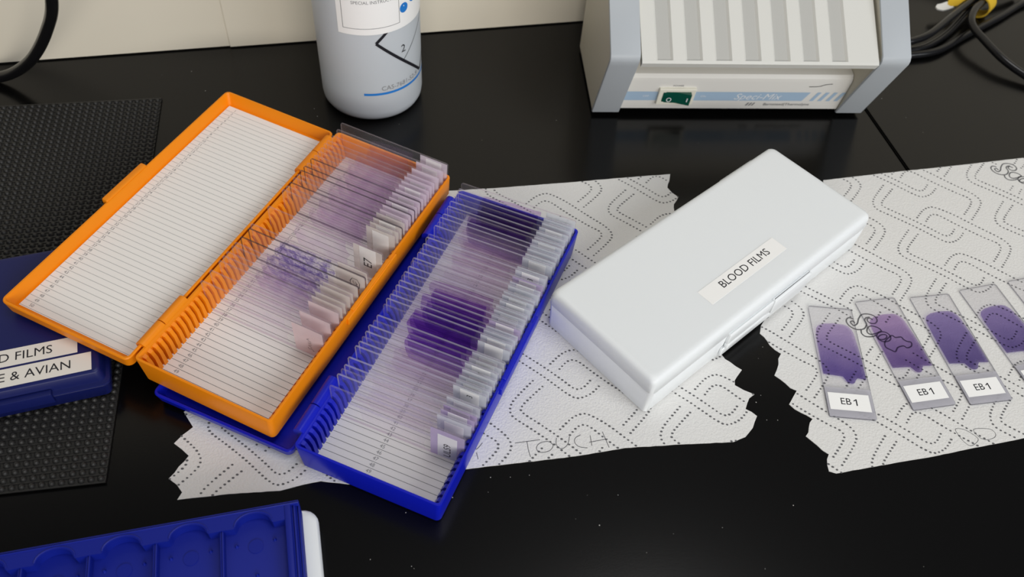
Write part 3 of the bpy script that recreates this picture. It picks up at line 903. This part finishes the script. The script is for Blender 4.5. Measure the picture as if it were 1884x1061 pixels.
for a, c in zip(xs[1:], xs):
    rim(b, a, c)
box(b, -184, -.9, 3.2, xs[-1], -104, H - .4) if False else None
obj('back_flange', b, tray_m, root, angle=30, recalc=True)
b = bm_()
bbox(b, -7.5, -104, 3.0, -4.6, -.6, H - .2, .5, r=.8)
bbox(b, -4.9, -104, 3.0, -2.6, -.9, H - 1.6, .5, r=.8)
bbox(b, -2.9, -104, 3.0, -.6, -1.2, H - 3.2, .5, r=.8)
bbox(b, -184, -1.9, 3.0, -.8, -.2, H - .1, .4, r=.6)
obj('side_rim', b, tray_m, root)
for x in xs[1:]:
    b = bm_(); bbox(b, x - .9, -104, 3.0, x + .9, -8.2, H - .9, .5, r=.5)
    obj('divider', b, tray_m, root)
b = bm_()
for a, c in zip(xs[1:], xs):
    w = c - a
    for fx, fy in ((.2, -15), (.8, -15), (.5, -30), (.2, -45), (.8, -45)):
        cyl(b, (a + w * fx, fy, 3.2), (a + w * fx, fy, 4.6), 1.0, 10, 0, .35)
    cyl(b, (a + w * .5, -16.5, 3.2), (a + w * .5, -16.5, 3.75), 3.3, 24)
obj('support_pegs', b, tray_m, root, angle=30)

# ---------------------------------------------------------------- bottle
bx, by, br = -111.8, 493.0, 34.7
root = thing('wash_bottle', mat4(bx, by, 0.1), 'translucent milky plastic bottle with printed hazard diamond, against the wall', 'bottle')
b = bm_()
prof = [(18, 1.4), (26.5, 1.2), (28.0, 0), (30.5, .3), (32.8, 1.8), (34.2, 4.4), (34.7, 8), (34.7, 120), (34.0, 128), (31.5, 135), (26, 142), (19, 147), (15.5, 149), (14.5, 151), (14.5, 158)]
n = 72
rows = [[b.verts.new((r * math.cos(2 * math.pi * k / n) * S, r * math.sin(2 * math.pi * k / n) * S, z * S)) for k in range(n)] for r, z in prof]
for a, c in zip(rows, rows[1:]):
    for k in range(n):
        b.faces.new((a[k], a[(k + 1) % n], c[(k + 1) % n], c[k]))
b.faces.new(rows[0][::-1]); b.faces.new(rows[-1])
obj('bottle_body', b, bottle_m, root, angle=50)
b = bm_(); cyl(b, (0, 0, 156), (0, 0, 172), 17, 40); cyl(b, (0, 0, 172), (0, 0, 186), 5, 20)
obj('screw_cap', b, white_pp, root)


def wrap(r):
    """print: x is arc length from heading -90 degrees, y is height"""
    def f(x, y, z=0.0):
        a = math.radians(-90) + x / br
        return (r * math.cos(a), r * math.sin(a), y)
    return f


def A(deg):
    return math.radians(deg + 90) * br


def wrapped_quad(bm, x0, y0, x1, y1, r, mi=0, n=24):
    f = wrap(r)
    vs = [f(x0 + (x1 - x0) * k / n, y0) for k in range(n + 1)] + [f(x0 + (x1 - x0) * k / n, y1) for k in range(n + 1)]
    add(bm, vs, [(k, k + 1, n + 2 + k, n + 1 + k) for k in range(n)], mi)


def wrapped_line(bm, x0, y0, x1, y1, w, r, mi=0, n=10):
    d = Vector((x1 - x0, y1 - y0)).normalized(); q = Vector((-d.y, d.x)) * w / 2
    f = wrap(r); vs = []
    for s in (1, -1):
        vs += [f(x0 + (x1 - x0) * k / n + s * q.x, y0 + (y1 - y0) * k / n + s * q.y) for k in range(n + 1)]
    add(bm, vs, [(k, n + 1 + k, n + 2 + k, k + 1) for k in range(n)], mi)


b = bm_(); wrapped_quad(b, A(-109.5), 70.5, A(8), 116, br + .12)
pl = obj('paper_label', b, sticker_m, root, angle=60)
b = bm_()
x0, x1 = A(-103.5), A(-42.5)
for p in ((x0, 75, x1, 75), (x0, 75, x0, 112), (x1, 75, x1, 112), (x0, 112, x1, 112)): wrapped_line(b, *p, .35, br + .2)
w_ = wrap(br + .2)
text(b, 'SPECIAL INSTRUCTIONS', 3.0, None, 0, fn=lambda x, y, z: w_(x + A(-93), y + 92.4), align='LEFT')
obj('lettering', b, greyink_m, pl, angle=0)
b = bm_()
for cxp, cyp in ((A(-36), 84), (A(-22), 88)):
    for k in range(16):
        pass
    f = wrap(br + .2)
    ring = [f(cxp + 3.4 * math.cos(t), cyp + 3.4 * math.sin(t)) for t in [2 * math.pi * k / 20 for k in range(20)]]
    add(b, ring, [tuple(range(20))])
tag(obj('pictogram', b, blueink_m, pl, angle=0), 'round blue safety pictograms')
b = bm_()
dl, db_, ht = A(-70), A(-9), 27
dcx = A(-9)
half = dcx - A(-70.5)
for p in ((dcx - half, 63.7, dcx, 27.4), (dcx, 27.4, dcx + half, 63.7), (dcx - half, 63.7, dcx, 100), (dcx, 100, dcx + half, 63.7)):
    wrapped_line(b, *p, 2.0, br + .08, n=16)
wrapped_line(b, (dcx - half) * .5 + dcx * .5, 45.5, dcx + half * .5, 82, .5, br + .08, n=16)
w2 = wrap(br + .08)
text(b, '2', 8.0, None, 0, fn=lambda x, y, z: w2(x + A(-39), y + 54.5))
text(b, '0', 8.0, None, 0, fn=lambda x, y, z: w2(x + A(-18), y + 73))
obj('hazard_diamond', b, ink_m, root, angle=0)
b = bm_(); text(b, 'CAS-7681-52-9', 4.9, None, 0, fn=lambda x, y, z: w2(x + A(-68), y + 26.6), align='LEFT')
obj('lettering', b, greyink_m, root, angle=0)
b = bm_(); wrapped_quad(b, A(-87.5), 23.2, A(30), 25.0, br + .09, n=40)
tag(obj('printed_line', b, blueink_m, root, angle=60), 'blue printed line')

# ---------------------------------------------------------------- tube mixer
MM = mat4(44.5, 489.0, 0, math.radians(7.97))
root = thing('tube_mixer', MM, 'grey laboratory tube mixer with ridged tray and green switch', 'laboratory mixer')
MW, MB = 198.8, 19.8
prof = [(0.0, 3.0), (-24.6, 60.5), (-26.4, 64.6), (-26.6, 67.5), (-25.2, 70.2), (40, 116), (78, 116), (78, 3)]
for x0, sgn in ((0, -1), (MW - MB, 1)):
    xo = x0 if sgn < 0 else x0 + MB - 2.0      # outer sheet
    b = bm_()
    ins = [(y + (1.2 if i < 5 else -.6), z - (0 if i in (0, 7) else .8)) for i, (y, z) in enumerate(prof)]
    prism(b, ins, x0 + .5, x0 + MB - .5, 'x')
    sp_ = obj('side_panel', b, mixside_m, root, angle=30, recalc=True)
    # painted band wrapped round the front edge of the panel
    b = bm_()
    outl = prof[:7]
    inner = [(y + 1.6, z) if i < 5 else (y, z - 1.6) for i, (y, z) in enumerate(outl)]
    vs = []
    for (y, z), (yi, zi) in zip(outl, inner):
        vs += [(x0, yi, zi), (x0 + .4, y + .2, z), (x0 + 1.2, y, z), (x0 + MB - 1.2, y, z), (x0 + MB - .4, y + .2, z), (x0 + MB, yi, zi)]
    fs = []
    for k in range(len(outl) - 1):
        for j in range(5):
            fs.append((k * 6 + j, k * 6 + j + 1, k * 6 + 7 + j, k * 6 + 6 + j))
    fs.append((0, 5, 4, 3, 2, 1))
    add(b, vs, fs)
    obj('edge_band', b, mixgrey_m, sp_, angle=40, recalc=True)
    b = bm_(); cyl(b, (x0 + MB / 2, 14, 0.1), (x0 + MB / 2, 14, 4), 6, 20); cyl(b, (x0 + MB / 2, 66, 0.1), (x0 + MB / 2, 66, 4), 6, 20)
    obj('rubber_foot', b, foot_m, sp_)
b = bm_()
bp = [(1.5, 5.5), (-3.6, 32.5), (-3.4, 35.4), (-1.6, 37.8), (2, 38.6), (72, 38.6), (74, 5.5)]
prism(b, bp, MB - .2, MW - MB + .2, 'x')
body = obj('body', b, mixbody_m, root, angle=30, recalc=True)
# front face frame: x along, y up the face
fn0 = Vector((0, -5.1, 27)).normalized()
FM = Matrix(((1, 0, 0, 0), (0, fn0.y, -fn0.z, 1.5), (0, fn0.z, fn0.y, 5.5), (0, 0, 0, 1)))
FM = Matrix(((1, 0, 0, 0), (0, fn0.y, -fn0.z, 1.5), (0, fn0.z, fn0.y, 5.5), (0, 0, 0, 1)))
b = bm_()


def fq(bm, pts, h, mi=0):
    add(bm, [tuple(FM @ Vector((x, y, h))) for x, y in pts], [tuple(range(len(pts)))], mi)


fq(b, [(MB, 8.5), (150, 8.5), (153.5, 17.5), (MB, 17.5)], .15)
for k in range(4):
    xx = 155.5 + k * 6.0
    fq(b, [(xx, 8.5), (xx + 2.8, 8.5), (xx + 6.0, 17.5), (xx + 3.2, 17.5)], .15)
stp = tag(obj('printed_stripe', b, stripe_m, body, angle=0), 'pale blue printed stripe')
b = bm_()
text(b, 'Speci-Mix', 8.6, FM @ Matrix.Translation((116, 12.6, .25)), 0, shear=.35)
text(b, 'OFF', 2.4, FM @ Matrix.Translation((36, 13, .25)), 0); text(b, 'ON', 2.4, FM @ Matrix.Translation((77, 13, .25)), 0)
tag(obj('lettering', b, principled('white_print', (.75, .77, .80), .5, .3), body, angle=0), 'white script lettering')
b = bm_()
text(b, 'Barnstead|Thermolyne', 3.6, FM @ Matrix.Translation((112, 4.6, .25)), 0, align='LEFT') if False else None
text(b, 'Barnstead|Thermolyne', 3.7, FM @ Matrix.Translation((140, 4.9, .25)), 0)
for k in range(3): fq(b, [(110 + k * 2.2, 3.4), (111 + k * 2.2, 3.4), (112.4 + k * 2.2, 6.6), (111.4 + k * 2.2, 6.6)], .25)
text(b, 'POWER', 2.2, FM @ Matrix.Translation((57, 23.5, .25)), 0)
tag(obj('lettering', b, greyink_m, body, angle=0), 'small grey lettering')
b = bm_(); ribbon(b, [(p.x, p.y) for p in smooth_line([(150, 23.5, 0), (157, 23.8, 0), (161, 25.6, 0), (166, 26.4, 0)], 4)], .5, .3, 0, FM)
obj('pen_mark', b, ink_m, body, angle=0)
b = bm_()
loft(b, [[tuple(FM @ Vector((x, y, h))) for x, y, _ in rr(44 + d, 6.5 + d, 70 - d, 22 - d, .5, 0, 2)] for d, h in ((0, 0), (0, 2.0), (.3, 2.3), (2.9, 2.3), (3.2, 2.0), (3.2, .2))])
sw = obj('power_switch', b, ivory_m, body, angle=20, recalc=True)
b = bm_()
prof2 = [(47.4, .3), (47.4, 2.2), (57, 2.8), (66.6, 5.4), (66.6, .3)]
vs = [tuple(FM @ Vector((x, 8.9, h))) for x, h in prof2] + [tuple(FM @ Vector((x, 19.6, h))) for x, h in prof2]
add(b, vs, [(0, 1, 2, 3, 4), (9, 8, 7, 6, 5)] + [(k, 5 + k, 5 + (k + 1) % 5, (k + 1) % 5) for k in range(5)])
ring = [(51 + 1.5 * math.cos(t), 15.6 + 1.9 * math.sin(t)) for t in [2 * math.pi * k / 16 for k in range(17)]]
rk = tag(obj('rocker', b, green_m, sw, angle=20, recalc=True), 'green rocker')
b = bm_()
RK = FM @ Matrix.Translation((0, 0, 2.75)) @ Matrix.Rotation(-.06, 4, 'Y')
ribbon(b, ring, .55, 0, 0, RK)
RK = FM @ Matrix.Translation((0, 0, -11.9)) @ Matrix.Rotation(-.26, 4, 'Y')
ribbon(b, [(66.4, 12.6), (66.4, 16.2)], .7, 0, 0, RK)
obj('lettering', b, MATS['white_print'], rk, angle=0)
tray_o = Vector((0, -25.5, 61.0))
td = Vector((0, 37, 21.5)).normalized(); tn = Vector((0, -td.z, td.y))
TMX = Matrix(((1, 0, 0, 0), (0, td.y, tn.y, tray_o.y), (0, td.z, tn.z, tray_o.z), (0, 0, 0, 1)))
b = bm_()
x0, x1 = MB + 1.0, MW - MB - 1.4
h = 5.2
pr = [(x0, 0), (x0, h)]
troughs = []
for k in range(7):
    c = x0 + 14.6 + k * 19.3
    pr += [(c - 5.6, h), (c - 4.2, h - 1.4), (c + 4.2, h - 1.4), (c + 5.6, h)]
    troughs.append(c)
pr += [(x1, h), (x1, 0)]
n = len(pr)
vs = []
for v in (2.0, 92.0):
    vs += [tuple(TMX @ Vector((x, v, z))) for x, z in pr]
add(b, vs, [tuple(range(n)), tuple(range(n, 2 * n))[::-1]] + [(k, n + k, n + (k + 1) % n, (k + 1) % n) for k in range(n)])
# front lip
vs = [tuple(TMX @ Vector(p)) for p in [(x0, 0, -.4), (x1, 0, -.4), (x1, 0, h - .3), (x0, 0, h - .3), (x0, 2.2, h), (x1, 2.2, h), (x1, 2.2, -.4), (x0, 2.2, -.4)]]
add(b, vs, [(0, 1, 2, 3), (3, 2, 5, 4), (4, 5, 6, 7), (0, 7, 6, 1), (1, 6, 5, 2), (0, 3, 4, 7)])
tr_ = obj('tube_tray', b, mixtray_m, root, angle=20, recalc=True)
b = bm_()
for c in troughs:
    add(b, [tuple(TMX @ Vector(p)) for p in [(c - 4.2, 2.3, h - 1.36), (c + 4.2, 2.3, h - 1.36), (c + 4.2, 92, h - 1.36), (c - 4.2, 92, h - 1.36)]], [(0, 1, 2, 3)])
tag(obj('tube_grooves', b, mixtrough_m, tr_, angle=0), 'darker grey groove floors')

# ---------------------------------------------------------------- cables


def cable(pts, r, label):
    b = bm_(); tube(b, smooth_line(pts, 8), r)
    return tag(obj('power_cable', b, cable_m, angle=60), label, 'cable', 'cables behind the mixer')


cable([(268, 590, 9.5), (284.2, 598.9, 10), (294.7, 602.8, 10.5), (310.0, 612.9, 11.5), (332.5, 637.9, 12.5), (356, 664.0, 13), (379.3, 684.4, 12), (410, 700, 6)], 2.9, 'black cable leaving the mixer, topmost of the bundle in the yellow tie')
cable([(268, 589, 3.2), (285.0, 596.8, 3.2), (295.5, 600.6, 3.2), (310.5, 608.6, 3.2), (332.1, 629.9, 3.4), (354.5, 659.5, 6.5), (371.7, 688.5, 6)], 2.9, 'black cable leaving the mixer, between its two neighbours')
cable([(270, 582, 3.1), (285.4, 592.6, 3.1), (295.9, 594.7, 3.1), (318.1, 604.2, 3.1), (347.0, 629.8, 3.1), (382.2, 660.2, 3.1), (410.9, 686.8, 3.1), (440, 705, 3.1)], 2.9, 'shiny black cable nearest the front, running straight past the tie')
cable([(386.3, 690, 10), (376, 677.2, 13), (365.5, 664.5, 14), (354.5, 650.2, 14.5), (347.8, 635.6, 14), (347.7, 624.4, 13), (352.0, 612.9, 12), (362.8, 593.3, 9), (376.2, 580.2, 6), (392, 570, 3.5), (420, 560, 3.1)], 3.0, 'black cable looping out of the yellow tie towards the right')
# the yellow tie: a band wound round the bundle with a white-tipped tail
b = bm_()
c0 = Vector((366, 668.5, 9.5)); ax = Vector((.62, .78, 0.06)).normalized(); pu = Vector((.78, -.62, 0)); pv = ax.cross(pu)
ring = []
for k in range(33):
    a = 2 * math.pi * k / 32
    r = 1 + .0 * k
    p = c0 + pu * 9.6 * math.cos(a) * r + Vector((0, 0, 1)) * 8.4 * math.sin(a)
    ring.append(p)
vs = []
for p in ring:
    q = (p - c0).normalized()
    for dx, dr in ((-6, 0), (6, 0), (6, 1.2), (-6, 1.2)):
        vs.append(tuple(p + ax * dx + q * dr))
add(b, vs, [(k * 4 + j, k * 4 + (j + 1) % 4, k * 4 + 4 + (j + 1) % 4, k * 4 + 4 + j) for k in range(32) for j in range(4)])
tie = tag(obj('cable_tie', b, tie_m, angle=40, recalc=True), 'yellow fabric tie with a white tip wrapped round the cables', 'cable tie')


def strap(pts, w, t):
    b = bm_(); P = [Vector(p) for p in pts]; vs = []
    for k, p in enumerate(P):
        d = (P[min(k + 1, len(P) - 1)] - P[max(k - 1, 0)]).normalized(); s = d.cross(Vector((0, 0, 1))).normalized()
        ww = w if k < len(P) - 1 else w * .35
        vs += [tuple(p + s * ww / 2), tuple(p - s * ww / 2), tuple(p - s * ww / 2 + Vector((0, 0, t))), tuple(p + s * ww / 2 + Vector((0, 0, t)))]
    n = len(P)
    add(b, vs, [(k * 4 + j, k * 4 + (j + 1) % 4, k * 4 + 4 + (j + 1) % 4, k * 4 + 4 + j) for k in range(n - 1) for j in range(4)] + [(3, 2, 1, 0), tuple(range(4 * n - 4, 4 * n))])
    return b


obj('tail', strap([(360, 676, 15.5), (353, 672, 14.0), (346, 666.5, 12.0), (340.5, 661.5, 10.5), (337, 658.5, 10)], 9, 1.1), tie_m, tie, angle=40, recalc=True)
tag(obj('tail_tip', strap([(338.5, 660, 10.2), (333.5, 657.3, 9.6), (329, 655.3, 9.4), (326, 654.4, 9.2)], 8.6, 1.0), tiewhite_m, tie, angle=40, recalc=True), 'white tip')
# thick cable hanging down in front of the wall at the far left
b = bm_()
tube(b, smooth_line([(-430, 462, 3.9), (-395, 464, 3.9), (-364.6, 463.6, 5.5), (-333, 455.5, 27), (-303, 443.6, 63), (-279, 426, 103), (-268, 417, 160), (-266, 416, 240)], 12), 3.7)
tag(obj('power_cable', b, cable_m, angle=60), 'black cable curving down to the bench at the far left', 'cable')

# a few pale dust specks on the bare bench
b = bm_(); rd = random.Random(8)
spots = [(-262, 489), (-243, 496), (285, 505), (300, 470), (330, 560), (262, 540), (276, 520), (120, 470), (20, 480), (-30, 452)]
spots += [(rd.uniform(-60, 240), rd.uniform(135, 205)) for k in range(26)] + [(rd.uniform(-240, -60), rd.uniform(440, 480)) for k in range(6)] + [(rd.uniform(138, 150), rd.uniform(240, 300)) for k in range(6)]
for x, y in spots:
    if inside((x, y), TOWEL_A) or inside((x, y), TOWEL_B): continue
    r = rd.uniform(.12, .34)
    cyl(b, (x, y, 0.01), (x, y, 0.12), r, 6, 0, r * .5)
tag(obj('dust', b, principled('pale_dust', (.45, .44, .42), .9, .1), angle=0), 'pale dust specks scattered on the black bench', 'dust', None, 'stuff')
